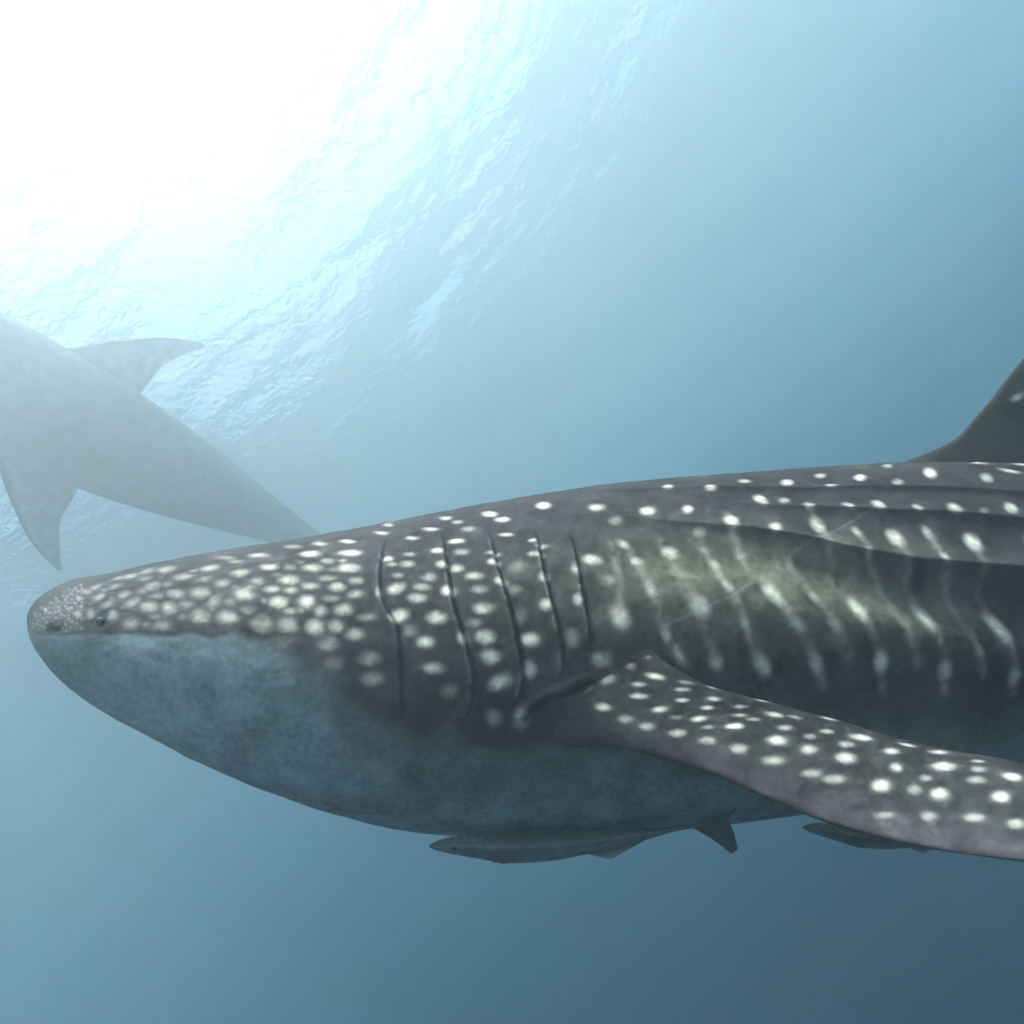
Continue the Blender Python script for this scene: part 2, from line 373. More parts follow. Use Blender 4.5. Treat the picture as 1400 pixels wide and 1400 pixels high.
SPOTS=[
 (1.721,1.0803,2515,-70,456,1),(1.8238,1.0626,4306,-355,514,0.8),(1.8037,1.3401,3871,-126,659,0.9),(1.9123,1.2652,3440,79,1436,0.8),(2.0171,1.3357,3232,-314,524,0.8),
 (2.121,1.2564,2784,-412,386,1),(2.0206,1.0979,3687,104,308,0.75),(2.0777,1.0714,3584,-391,787,0.4),(1.9192,0.9305,2719,-49,379,1),(2.0206,0.8601,3325,-299,705,0.7),
 (1.6339,1.0318,2917,160,861,0.4),(1.6434,0.8557,3681,915,882,0.6),(1.6691,0.7456,4284,929,1182,0.6),(1.5615,0.7852,1788,453,881,1),(1.7538,0.7764,2084,345,530,1),
 (1.8339,0.8821,3016,-76,1056,0.4),(1.7737,0.6443,1425,809,1606,0.35),(1.599,0.6575,2865,558,931,0.35),(1.8542,0.6839,4498,558,589,0.55),(1.9227,0.7324,3170,-124,1032,0.3),
 (1.6949,0.5914,4198,425,565,0.5),(1.618,0.4725,1624,197,264,1),(1.8037,0.4769,1701,175,265,1),(1.9784,0.499,2307,432,390,1),(1.8746,0.565,5251,894,786,0.5),
 (2.0242,0.358,3606,611,584,0.5),(2.0384,0.6487,6654,527,531,0.5),(1.721,0.3713,6249,1102,822,0.4),(1.7472,0.2832,7212,1492,905,0.4),(1.5708,0.2832,1589,110,609,0.7),
 (1.8339,0.2303,2972,364,606,0.4),(1.94,0.1951,2429,368,451,0.45),(1.9055,0.3845,9179,984,344,0.4),(1.5059,0.3933,2242,104,567,0.3),(2.2313,1.3401,3173,-523,491,0.7),
 (2.3215,1.2476,3212,-697,419,1),(2.4563,1.4546,3909,-1025,437,0.4),(2.2201,1.1595,3479,-309,1252,0.6),(2.4019,1.1551,3873,-858,683,0.5),(2.5231,1.2652,2801,-639,268,1),
 (2.6513,1.1595,2668,-607,375,0.65),(2.1283,0.9922,5338,520,997,0.7),(2.2238,0.9702,4340,439,1134,0.55),(2.3025,0.9614,3798,-59,486,1),(2.3942,0.9129,5887,358,1058,0.6),
 (2.4876,0.8953,2593,-257,494,1),(2.5588,0.8645,4580,-951,1475,0.3),(2.6351,0.8777,3013,-623,601,0.9),(2.1283,0.8601,2845,-69,263,1),(2.2164,0.7984,7367,-175,608,0.45),
 (2.3025,0.7324,2337,-29,263,1),(2.3903,0.7456,6164,-226,347,0.45),(2.4915,0.6795,1970,-66,265,1),(2.6473,0.6663,1902,-121,285,0.9),(2.2238,0.6619,8498,582,800,0.35),
 (2.398,0.6046,6897,311,804,0.4),(2.0705,0.4769,5679,875,724,0.4),(2.1685,0.3977,2925,526,388,1),(2.3329,0.3272,2408,371,291,1),(2.5112,0.2435,1896,273,210,1),
 (2.1065,0.3404,3445,616,545,0.35),(2.2127,0.1555,3149,254,341,0.8),(2.0669,0.1731,2841,370,367,0.45),(2.3634,0.085,3040,221,311,0.65),(2.4446,0.1511,5379,773,604,0.4),
 (2.535,0.0234,3192,312,295,0.55),(1.4514,1.3092,2320,273,356,1),(1.5927,1.1815,1934,144,439,0.85),(1.3023,1.3136,2280,498,468,0.95),(1.3367,1.208,2576,615,805,0.95),
 (1.1721,1.3885,3674,906,599,0.6),(1.14,1.2476,2468,1232,1314,0.85),(1.2102,1.2828,4251,1182,1103,0.5),(1.2461,1.1683,2981,680,835,0.4),(1.3482,1.0494,3160,1597,2967,0.7),
 (1.0952,1.1771,3526,1497,1761,0.7),(1.2184,1.0626,2531,1207,1933,0.95),(1.1748,0.9922,2813,1019,1761,0.9),(0.9323,1.1243,2074,976,1253,0.95),(0.9036,1.296,2435,1059,920,0.8),
 (0.9444,0.9614,1792,466,746,0.95),(0.9251,0.816,2039,340,650,0.95),(0.9687,0.8513,2295,464,1001,0.5),(0.9761,0.75,2115,330,1020,0.5),(0.9541,0.6531,1634,163,619,1),
 (0.9909,0.5034,1578,38,694,0.85),(0.9419,0.5518,2395,140,511,0.6),(1.0386,1.0054,3106,946,1534,0.7),(1.0952,0.9349,2611,646,1203,0.75),(1.0978,1.0142,3294,1273,2165,0.45),
 (1.0565,0.9481,4263,1297,2500,0.45),(1.077,0.8557,3690,797,1811,0.45),(1.1587,0.8116,2442,525,1122,0.4),(1.1911,0.8821,3168,731,1443,0.9),(1.2239,0.8513,2470,588,1271,0.85),
 (1.235,0.9614,2237,639,1184,0.45),(1.2713,0.7808,1820,579,1505,0.65),(1.2853,0.6971,1825,495,1464,0.4),(1.2102,0.7103,2744,403,997,1),(1.1427,0.7544,2007,584,1511,0.45),
 (1.077,0.7676,1708,-40,648,0.9),(1.132,0.6927,1740,390,1163,0.7),(1.0926,0.6002,1475,5,619,1),(1.1857,0.5694,1524,251,802,1),(1.2967,0.5914,1402,310,1068,1),
 (1.0159,0.6002,1284,128,1368,0.3),(1.1614,0.4505,1811,235,894,0.8),(1.1214,0.5166,2517,185,687,0.25),(1.3023,0.4461,1572,184,758,0.85),(1.2489,0.4505,5035,624,934,0.85),
 (1.0285,0.3713,1220,-41,581,0.6),(1.3137,0.3492,1591,154,730,0.75),(1.1829,0.3184,1411,191,979,1),(1.0386,0.27,998,-97,618,0.55),(1.2184,0.2083,1706,85,520,0.35),
 (1.3367,0.2303,1186,-175,564,0.85),(1.4067,0.4109,1870,197,905,1),(1.4038,0.2744,2696,92,488,0.75),(1.4454,0.565,3387,233,1003,0.95),(1.3396,0.7191,4128,1127,1333,0.95),
 (1.3195,0.8469,3477,841,2060,0.85),(1.3166,0.9129,3307,1975,4465,0.6),(1.4424,0.7147,5061,324,1239,0.95),(1.4245,0.8601,2667,980,2655,0.85),(1.4424,0.9129,3449,1246,3156,0.7),
 (1.4186,0.9614,6353,1671,3953,0.8),(1.5212,0.5782,5240,121,880,0.8),(1.5212,0.7412,6755,49,766,0.7),(1.3773,0.8028,1294,168,482,0.2),(1.3715,0.6707,2589,468,1571,0.3),
 (1.5029,0.4065,1433,140,671,0.25),(1.3223,0.0718,2128,75,562,0.45),(1.3861,0.0586,2131,51,328,0.5),(1.3832,0.5386,2038,89,368,0.2),(1.2741,0.5254,2096,389,1439,0.25),
 (0.9934,1.5206,4566,1147,433,0.6),(0.9934,1.3401,3520,1624,1217,0.7),(1.0361,0.75,9313,678,634,0.7),(0.385,0.4946,1046,38,263,0.75),(0.4885,0.5034,1089,5,502,0.7),
 (0.3242,0.587,3025,321,226,0.75),(0.2622,0.6002,6343,698,264,0.85),(0.2218,0.6223,7789,919,362,0.85),(0.4851,0.6795,1466,190,217,1),(0.423,0.6883,1067,146,251,0.9),
 (0.5814,0.6046,1109,57,249,1),(0.6558,0.6135,994,61,340,1),(0.7031,0.6707,1956,216,726,0.5),(0.7498,0.5738,1029,75,237,0.6),(0.8204,0.5606,1384,99,323,0.65),
 (0.8181,0.6575,2411,300,1286,0.45),(0.7803,0.7324,1433,186,369,1),(0.8546,0.7235,1910,226,363,1),(0.6803,0.8028,1108,177,281,1),(0.5533,0.838,1054,167,235,1),
 (0.6044,0.75,2666,-12,214,0.6),(0.5294,0.7147,1577,175,457,0.55),(0.4816,0.838,1171,236,284,0.8),(0.4279,0.8204,1402,302,512,0.45),(0.3912,0.9658,1332,154,179,0.9),
 (0.3637,0.7456,1820,-121,211,0.65),(0.3186,0.8689,2653,152,177,0.85),(0.2924,0.7412,3048,77,278,0.6),(0.2484,0.8733,3739,240,214,0.8),(0.2661,1.0406,2741,116,228,0.5),
 (0.199,1.0979,3096,369,204,0.55),(0.2726,1.2476,1967,420,232,0.75),(0.4679,1.0626,1123,180,330,0.85),(0.3773,1.274,1090,183,152,0.8),(0.524,1.1727,1224,211,279,1),
 (0.6006,0.9349,1684,151,425,0.75),(0.6358,1.0406,1191,128,390,0.95),(0.5404,0.9922,1453,99,532,0.45),(0.7114,1.0803,1401,472,621,1),(0.6989,0.9305,1348,307,466,0.45),
 (0.6458,1.296,1311,554,479,0.9),(0.5909,1.2256,1959,856,869,0.4),(0.7869,0.9173,1158,264,440,1),(0.7498,0.8425,1736,354,755,0.75),(0.8024,0.8248,2043,420,960,0.6),
 (0.8091,1.1947,1256,466,488,1),(0.8408,1.0098,1233,383,584,1),(0.7737,1.0494,3144,688,666,0.35),(0.8731,1.067,2451,731,922,0.5),(0.8523,0.8425,1401,432,1129,0.6),
 (0.8942,0.8953,1469,501,1064,0.45),(0.7305,1.3841,1783,770,564,0.7),(0.8181,1.3401,2391,946,732,0.6),(0.5385,1.3445,1591,722,543,0.5),(0.8895,0.5474,1645,119,323,0.8),
 (0.8966,0.6531,2977,293,533,0.55),(0.9179,0.7368,1643,379,1305,0.45),(0.9275,0.4461,1231,34,352,0.4),(0.8204,0.4417,1120,31,299,0.2),(0.9444,0.336,1460,-36,466,0.35),
 (0.67,0.3184,4417,-141,910,0.6),(0.1869,1.0186,4140,1084,509,0.5),(0.1869,0.8909,8147,1722,787,0.6),(0.3088,1.296,1944,355,221,0.5),(0.3429,1.1155,2132,298,330,0.45),
 (0.2361,1.2564,2753,445,249,0.5),(0.241,0.9922,7672,1724,759,0.45),(0.6478,0.7456,2906,358,607,0.4),(0.4833,1.1463,2528,333,655,0.45),(0.4344,0.9746,2250,586,570,0.45),
 (0.6906,0.8689,3384,682,1171,0.35),(0.8454,0.6663,6842,694,1197,0.35),(0.3682,0.9041,3077,680,567,0.4),(0.2911,0.8292,7719,1413,797,0.4),(0.4527,0.5826,2213,175,721,0.4),
 (0.5349,0.5958,2766,103,870,0.35),(0.4361,0.499,4364,198,1020,0.35),(0.6064,0.6795,6046,569,1005,0.3),(0.9395,0.9658,1048,362,645,1),(0.9299,1.1199,1154,535,692,1),
 (0.9036,0.9658,3430,1073,1789,0.35),(0.7958,1.1023,5060,1335,1389,0.3),(0.7476,0.979,3026,982,1755,0.3),(0.9179,1.0406,4872,1637,2320,0.35),(0.7412,0.7456,10250,1286,1645,0.3),
 (0.6458,0.8777,7542,1277,1587,0.3),(0.2183,0.5078,38047,3206,2069,0.73),(0.1002,0.8997,9322,2532,1380,0.62),(0.0322,0.2435,145445,-5114,180,0.49),(0.0092,0.6883,305703,-6821,152,0.45),
 (0.1042,0.1511,45854,-4938,788,0.29),(0.1166,0.9658,30253,6105,1853,0.47),(0.1722,0.3713,33322,-1034,1183,0.47),(0.2337,0.4857,42054,5393,2046,0.41),(0.1174,0.7015,17386,2909,1474,0.24),
 (0.0597,1.1815,10566,3040,1253,0.74),(0.1157,1.1639,18555,4823,1611,0.68),(0.2035,0.4637,31841,561,1545,0.64),(0.1324,0.358,30654,-288,1305,0.43),(0.1288,0.7632,28895,5038,2235,0.28),
 (0.0403,0.6135,27697,-3142,449,0.61),(0.167,0.8777,41036,8675,2836,0.26),(0.1002,0.4549,18766,-2483,1147,0.69),(0.163,0.4902,30261,2171,1632,0.22),(0.1924,0.7191,22659,3919,1837,0.63),
 (0.1026,0.3096,31101,-2935,1229,0.7),(0.16,0.3713,25763,1979,1436,0.28),(0.199,0.5958,32041,2686,2575,0.57),(0.167,0.7544,35847,6476,2490,0.57),(0.1074,0.5342,27545,803,1440,0.37),
 (0.1444,0.8248,29535,6474,2691,0.21),(0.1379,1.0054,17480,3867,1226,0.47),(0.1435,0.5342,18888,431,1631,0.31),(0.1979,0.4153,60444,729,1701,0.66),(0.2398,0.5606,68456,7997,3346,0.5),
 (0.085,0.7412,10597,833,1303,0.57),(0.1913,0.8557,52774,12647,3929,0.66),(0.1784,0.9834,31273,7349,2420,0.26),(0.0718,0.5298,25281,-3573,997,0.2),(0.0909,0.6487,8963,119,1517,0.54),
 (0.0492,1.0803,5100,1035,1758,0.75),(0.2046,0.7324,46566,6146,1905,0.25),(0.1511,0.5826,37150,272,950,0.24),(0.1784,0.8028,32383,7202,3065,0.24),(0.1816,0.5474,46627,2043,1513,0.24),
 (0.0185,0.4109,205893,-5948,172,0.72),(0.2218,0.4241,58007,2565,2271,0.5),(0.1473,0.4461,47563,-743,1345,0.7),(0.166,0.5474,37776,768,1857,0.68),(0.0087,0.8645,189720,-5936,187,0.66),
 (0.0465,0.2832,94425,-6311,434,0.36),(0.1502,0.6355,24666,1297,1844,0.69),(0.1827,0.7059,23074,3697,1711,0.67),(0.1492,0.7235,15052,3317,1781,0.44),(0.1315,0.2744,23749,-1088,630,0.25),
 (0.137,0.9481,21702,4526,1744,0.45),(0.1107,0.2523,22643,-2168,579,0.44),(0.0305,0.8336,20891,-3126,580,0.51),(0.0659,0.6487,10815,-1153,795,0.29),(0.1691,0.9437,20622,4794,1666,0.23),
 (0.1235,0.5826,21292,1960,1478,0.29),(0.1483,1.0626,21464,5103,1640,0.56),(0.0725,1.2564,13373,3793,1251,0.67),(0.2374,0.4241,45662,6298,3172,0.33),(0.1042,0.794,12695,2350,1896,0.69),
 (0.199,0.5166,70863,1086,1203,0.31),(0.1732,0.4373,30492,894,1379,0.38),(0.2521,0.4241,44063,3453,1986,0.65),(0.085,1.0186,10056,1896,955,0.3),(0.2125,0.3845,54114,-1287,1867,0.57),
 (0.1763,0.6619,41687,9457,4004,0.2),(0.0275,0.2788,118233,-3774,120,0.31),(0.0705,0.3228,35825,-5592,1018,0.69),(0.161,0.6619,35193,977,1147,0.67),(0.0438,0.979,7131,-470,767,0.74),
 (0.1288,0.4902,18279,-361,958,0.49),(0.2301,0.6091,44979,6681,2266,0.72),(0.1463,0.3624,25114,-464,1011,0.56),(0.2254,0.6751,41340,8492,4071,0.25),(0.0894,0.3316,39652,-3895,767,0.28),
 (0.0858,0.4813,12859,-1153,813,0.72),(0.2172,0.6487,42380,7686,3523,0.64),(0.0235,0.3228,118046,-3570,108,0.29),(0.2148,0.5782,61308,9748,3116,0.46),(0.0388,0.7191,27894,-3498,573,0.28),
 (0.0134,1.1375,15504,-1783,258,0.68),(0.1902,0.8028,30713,5371,1780,0.58),(0.1149,1.2476,22806,5955,1751,0.68),(0.208,0.6355,67661,3677,1225,0.64),(0.12,0.4285,20796,-131,2138,0.39),
 (0.2435,0.5122,65441,4340,2748,0.26),(0.1763,0.6046,24686,3392,1594,0.48),(0.0143,0.5298,217938,-5960,163,0.63),(0.1827,0.4637,38688,802,1009,0.36),(0.0955,1.1375,19450,5761,2080,0.51),
 (0.1124,0.6443,11480,1918,1130,0.71),(0.0765,0.8072,5621,-408,1177,0.38),(0.0752,0.9702,8324,2181,1375,0.72),(0.2277,0.5562,67341,8164,3507,0.66),(0.0909,1.0626,16571,4845,2149,0.26),
 (0.136,0.6091,14813,881,1060,0.48),(0.1379,0.6971,13791,2059,1453,0.3),(0.1444,0.8777,27739,6000,1927,0.38),(0.2172,0.7368,29380,3047,1501,0.64),(0.2001,0.8689,38637,8393,2679,0.4),
 (0.1244,0.8425,22184,4418,1785,0.41),(0.2103,0.8072,50050,7943,3043,0.65),(0.0902,0.1555,29842,-3380,502,0.31),(0.1957,0.6531,30156,1873,2088,0.5),(0.1827,0.3977,25164,-136,1740,0.26),
 (0.0383,0.1995,91288,-3624,144,0.44),(0.0591,0.8645,3570,248,1520,0.21),(0.1531,1.1023,22335,4915,1327,0.57),(0.1891,0.587,56279,6276,2681,0.72),(0.0115,0.6046,283210,-6913,169,0.6),
 (0.2057,0.543,48221,4881,2023,0.7),(0.1252,1.0847,29811,8708,2870,0.45),(0.0731,0.9129,7958,2471,2453,0.68),(0.1183,0.3624,34475,-1024,646,0.6),(0.163,0.8116,20374,4895,2378,0.26),
 (0.2447,0.4637,57489,5138,2598,0.23),
]
FIN_SPOTS=[
 (3.145,0.839,56.29,-14.48,516.6,0.95),(2.923,0.568,102.02,16.85,325,0.8),(3.435,0.704,87.74,-37.82,377.1,0.6),(3.513,0.523,52.02,0.41,167.4,0.85),(3.252,0.307,94.8,36.47,227.2,0.55),
 (3.697,0.296,44.43,-32.61,192.4,0.45),(3.968,0.533,49.3,2.29,194.7,0.65),(3.958,0.804,69.11,-68.03,515.3,0.55),(4.539,0.869,19.84,-39.16,405.8,1),(4.394,0.729,40.55,-38.33,324.1,0.5),
 (4.539,0.578,27.74,-11.87,159.1,1),(3.823,0.688,89.42,-34.66,439,0.45),(4.268,0.307,49.8,-48.4,290.6,0.4),(4.587,0.332,34.52,-42.92,250.3,0.4),(5.177,0.809,47.52,-52.75,413.7,0.8),
 (5.352,0.628,71.64,5.89,224.1,0.55),(5.265,0.397,36.56,-2.5,155.5,0.95),(5.99,0.764,26.68,-15.57,194.4,1),(5.835,0.94,53.29,-106.49,773.7,0.8),(5.826,0.588,81.48,-23.76,403.8,0.35),
 (6.077,0.447,50.1,-5.13,171.5,0.75),(5.739,0.432,62.74,-4.61,244.2,0.3),(6.842,0.784,39.56,-12.98,260.7,0.95),(6.426,0.799,90.63,-33.91,367.7,0.4),(6.435,0.663,57.61,-29.4,286.4,0.35),
 (6.726,0.518,76.87,-15.91,164.7,0.9),(6.503,0.266,77.62,-36.99,375.1,0.45),(6.919,0.266,76.19,-37.43,277.1,0.5),(6.058,0.211,78.01,-20.95,327.9,0.3),(5.487,0.136,46.08,-78.36,615.5,0.3),
 (3.813,0.99,41.97,-40.35,1018.5,0.6),(2.826,1,70.77,-31.13,1311.1,0.7),(3,0.704,130.14,-108.1,723.4,0.5),(6.397,0.905,113.62,-229.13,1643.3,0.5),(5.352,0.94,43.12,-86.77,1693.6,0.6),
 (3.397,0.879,66.16,-30.67,972.2,0.35),(1.413,0.859,56.57,-99.52,752.6,1),(1.365,0.739,115.57,-144.71,918.9,0.75),(1.529,0.643,82.87,-97.1,607.2,0.9),(1.926,0.578,97.95,-33.34,323.8,0.95),
 (1.868,0.859,151.31,-197.1,718.5,0.75),(1.819,0.94,106.28,-188.44,1054.5,0.6),(2.023,0.749,126.52,-112.37,685.1,0.7),(2.323,0.864,99.79,-18.24,612.1,0.95),(2.381,0.734,137.28,-83.42,650.6,0.8),
 (2.448,0.568,116.26,-23.66,299.9,0.9),(2.69,0.839,132.48,-78.23,644.2,0.8),(2.806,0.719,116.75,-99.05,638.8,0.65),(2.894,0.553,86.31,-49.29,414.7,1),(1.316,0.442,61.1,4.54,531,0.65),
 (1.713,0.377,68.51,39.91,309.1,0.5),(2.042,0.342,79.48,37.02,236.3,0.55),(2.429,0.332,75.32,18.56,207.1,0.6),(2.816,0.307,85.79,26.5,227.4,0.5),(3.232,0.302,69.22,4.05,204.2,0.6),
 (2.158,1,82.43,-153.24,1722.7,0.6),(2.206,0.528,149.72,-38.79,615.8,0.3),(2.652,0.477,161.67,-38,619.1,0.35),(0.968,0.663,70.97,29.54,265.5,0.5),(0.832,0.97,20.19,72.13,972.4,0.45),
 (0.977,0.829,59.45,21.34,810.7,0.45),(0.9,0.503,176.22,-134.19,382.7,0.35),
]
GILLS=[[(1.0159, 1.2344), (1.0234, 0.9746), (1.0335, 0.8028), (1.0539, 0.6619), (1.09, 0.5254), (1.1004, 0.3096), (1.1031, 0.0674)], [(1.1775, 1.1375), (1.1993, 0.8689), (1.2239, 0.6179), (1.2545, 0.4241), (1.2713, 0.2523), (1.2656, 0.1158), (1.2433, 0.0718), (1.1938, 0.0542)], [(1.3023, 1.0935), (1.3252, 0.8425), (1.3482, 0.6619), (1.3715, 0.4417), (1.3861, 0.2479), (1.3773, 0.1599), (1.3598, 0.1158)], [(1.4245, 1.045), (1.4394, 0.7808), (1.4604, 0.5562), (1.4755, 0.3757), (1.4785, 0.27), (1.4634, 0.2259), (1.4275, 0.2039)], [(1.512, 1.0054), (1.5243, 0.772), (1.5336, 0.5694), (1.5428, 0.4285), (1.5428, 0.3052)]]
BARS=[[(1.6562, 0.7896), (1.6949, 0.5914), (1.7145, 0.4417), (1.7275, 0.3272), (1.7604, 0.2391)], [(1.8339, 0.7896), (1.8678, 0.5738), (1.8952, 0.4637), (1.9055, 0.3624), (1.9435, 0.1687)], [(1.94, 0.6311), (1.9819, 0.4769), (2.0242, 0.358), (2.0669, 0.1731), (2.0813, 0.0718)], [(2.0384, 0.6663), (2.0705, 0.4946), (2.1065, 0.3404), (2.1392, 0.1995)], [(2.1283, 0.5782), (2.1685, 0.3977), (2.1979, 0.2656), (2.2164, 0.1158), (2.2276, 0.0057)], [(2.2127, 0.8425), (2.2276, 0.6311), (2.2537, 0.4593), (2.2762, 0.314), (2.2988, 0.129)], [(2.3025, 0.7324), (2.3177, 0.499), (2.3405, 0.3184), (2.3596, 0.1643), (2.3749, -0.0163)], [(2.3903, 0.7852), (2.398, 0.6091), (2.4174, 0.3889), (2.4407, 0.1643), (2.4563, 0.0454)], [(2.4915, 0.6751), (2.4955, 0.4153), (2.5191, 0.2039), (2.5469, -0.0603)], [(2.1319, 0.9614), (2.1283, 0.8601), (2.1392, 0.6355)], [(1.9192, 0.9878), (1.9192, 0.7632), (1.94, 0.6002)], [(1.7374, 0.8469), (1.7604, 0.6531), (1.8003, 0.4637), (1.8373, 0.2259)], [(1.6117, 0.8601), (1.6243, 0.6223), (1.6212, 0.4461)]]
SCAR=[[(1.7145, 0.4021), (1.8037, 0.4681), (1.8815, 0.5166), (1.9331, 0.5738)], [(2.0277, 0.6795), (2.0598, 0.7324), (2.1174, 0.772), (2.1832, 0.8292), (2.2537, 0.9085), (2.3025, 0.9481)]]
RIDGES=[[(1.4725, 1.5118), (1.7243, 1.3445), (1.9679, 1.2476), (2.1465, 1.1507), (2.3367, 1.1155), (2.5231, 1.0582), (2.6961, 0.9922)], [(1.8746, 1.1551), (1.9854, 1.0626), (2.1174, 0.9922), (2.2053, 0.9569), (2.429, 0.8777), (2.6432, 0.7984)], [(1.4454, 1.2124), (1.6498, 1.0538), (1.7837, 0.9569), (1.9609, 0.8689), (2.0849, 0.7852), (2.1648, 0.7103), (2.3329, 0.6046), (2.5908, 0.521)]]
EDGE=[(0.1042, 0.1863), (0.1763, 0.3096), (0.2509, 0.3845), (0.4427, 0.4329), (0.7433, 0.499), (0.8801, 0.3801), (0.9884, 0.1995), (1.0926, 0.0542), (1.2628, 0.0057), (1.3979, -0.0559), (1.618, 0.0101), (1.8678, 0.0938), (2.0384, 0.0542), (2.2127, -0.0075), (2.3942, -0.0603), (2.5708, -0.1176)]
CREASE=[(1.392, 0.0278), (1.4008, 0.0586), (1.4156, 0.0894), (1.4424, 0.1202), (1.5029, 0.1555), (1.5428, 0.1863), (1.5833, 0.2083)]
EYE=[(0.2938, 0.499)]
NOSTRIL=[(0.1763, 0.3668)]
PEC_LE=[(-0.1122, -0.0609, 0.35), (0.0609, -0.0602, 0.4608), (0.2308, -0.0345, 0.5332), (0.3852, -0.0335, 0.6237), (0.5057, -0.0492, 0.7063), (0.6151, -0.064, 0.7736), (0.7188, -0.0647, 0.824), (0.8645, -0.0519, 0.8829), (0.9871, -0.0349, 0.9312), (1.082, -0.0276, 0.9504)]
PEC_TE=[(0.2432, 0.134, 0.3261), (0.3212, 0.1626, 0.4737), (0.4272, 0.1122, 0.5303), (0.5806, 0.0751, 0.55), (0.7176, 0.0436, 0.5689), (0.8089, 0.0216, 0.5918), (0.9209, 0.0057, 0.624), (1.024, 0.0088, 0.684), (1.0552, 0.0203, 0.8035), (1.0576, 0.0024, 0.9266)]
DOR_LE=[(0.9911, 0.5176, 0.0), (1.2052, 0.5944, 0.0), (1.3146, 0.6466, 0.0), (1.3991, 0.7458, 0.0), (1.5039, 0.8878, 0.0), (1.6167, 1.0333, 0.0), (1.7196, 1.1517, 0.0)]
DOR_TE=[(2.1163, 0.5043, 0.0), (2.033, 0.5988, 0.0), (1.9907, 0.6531, 0.0), (1.9381, 0.7714, 0.0), (1.8823, 0.9192, 0.0), (1.831, 1.0539, 0.0), (1.773, 1.1456, 0.0)]

_grid = np.linspace(0, math.sqrt(U[-1]), 3000)
_cache = {}
def prof_at(u, tab):
    """measured profile, its joints between stations evened out"""
    k = id(tab)
    if k not in _cache:
        y = pchip(np.sqrt(U), tab, _grid); n = 130
        w = np.hanning(2*n + 1); w /= w.sum()
        ys = np.convolve(np.concatenate([np.full(n, y[0]), y, np.full(n, y[-1])]), w, 'valid')
        m = smooth(.30, .42, _grid)*(1 - smooth(2.2, 2.35, _grid))
        _cache[k] = y*(1 - m) + ys*m
    return np.interp(np.sqrt(np.maximum(u, 0)), _grid, _cache[k])
def body_point(u, th):
    t = prof_at(u, T); b = prof_at(u, B); w = prof_at(u, W); h = prof_at(u, H); n = prof_at(u, N)
    c = np.cos(th); s = np.sin(th); yc = b + h*(t - b)
    z = w*np.sign(c)*np.abs(c)**(2/n)
    y = yc + np.where(s > 0, t - yc, yc - b)*np.sign(s)*np.abs(s)**(2/n)
    return np.stack([X0 + u + 0*th, y, z], -1)

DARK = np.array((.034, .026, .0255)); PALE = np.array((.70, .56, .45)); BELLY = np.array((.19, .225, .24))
RIM = np.array((.125, .092, .094)); TAN = np.array((.17, .135, .095))

def near_line(uu, th, line, au, at, extend=False):
    """distance (in units of au, at) from the grid to a polyline, computed in a window"""
    pts = np.array(line); best = np.full((len(uu), len(th)), 9.0)
    i0, i1 = np.searchsorted(uu, [pts[:, 0].min() - 3*au, pts[:, 0].max() + 3*au])
    j0, j1 = np.searchsorted(th, [pts[:, 1].min() - 3*at, pts[:, 1].max() + 3*at])
    if i1 <= i0 or j1 <= j0: return best
    A, Bq = np.meshgrid(uu[i0:i1]/au, th[j0:j1]/at, indexing='ij')
    sub = best[i0:i1, j0:j1]
    P = pts / np.array((au, at))
    for p, q in zip(P[:-1], P[1:]):
        d = q - p; L2 = (d*d).sum()
        t = np.clip(((A - p[0])*d[0] + (Bq - p[1])*d[1]) / L2, 0, 1)
        np.minimum(sub, np.hypot(A - p[0] - t*d[0], Bq - p[1] - t*d[1]), out=sub)
    return best

def stamp(field, uu, th, spots, soft=1.15, core=.3, reach=1.0):
    for (u, t, a, b, c, st) in spots:
        det = max(a*c - b*b, 1e-6)
        du = 1.3*math.sqrt(c/det); dt = 1.3*math.sqrt(a/det)
        i0, i1 = np.searchsorted(uu, [u - du, u + du]); j0, j1 = np.searchsorted(th, [t - dt, t + dt])
        if i1 <= i0 or j1 <= j0: continue
        A = (uu[i0:i1] - u)[:, None]; Bq = (th[j0:j1] - t)[None, :]
        q = np.sqrt(np.maximum(a*A*A + 2*b*A*Bq + c*Bq*Bq, 0))*reach
        np.maximum(field[i0:i1, j0:j1], st*(1 - smooth(core, soft, q)), out=field[i0:i1, j0:j1])

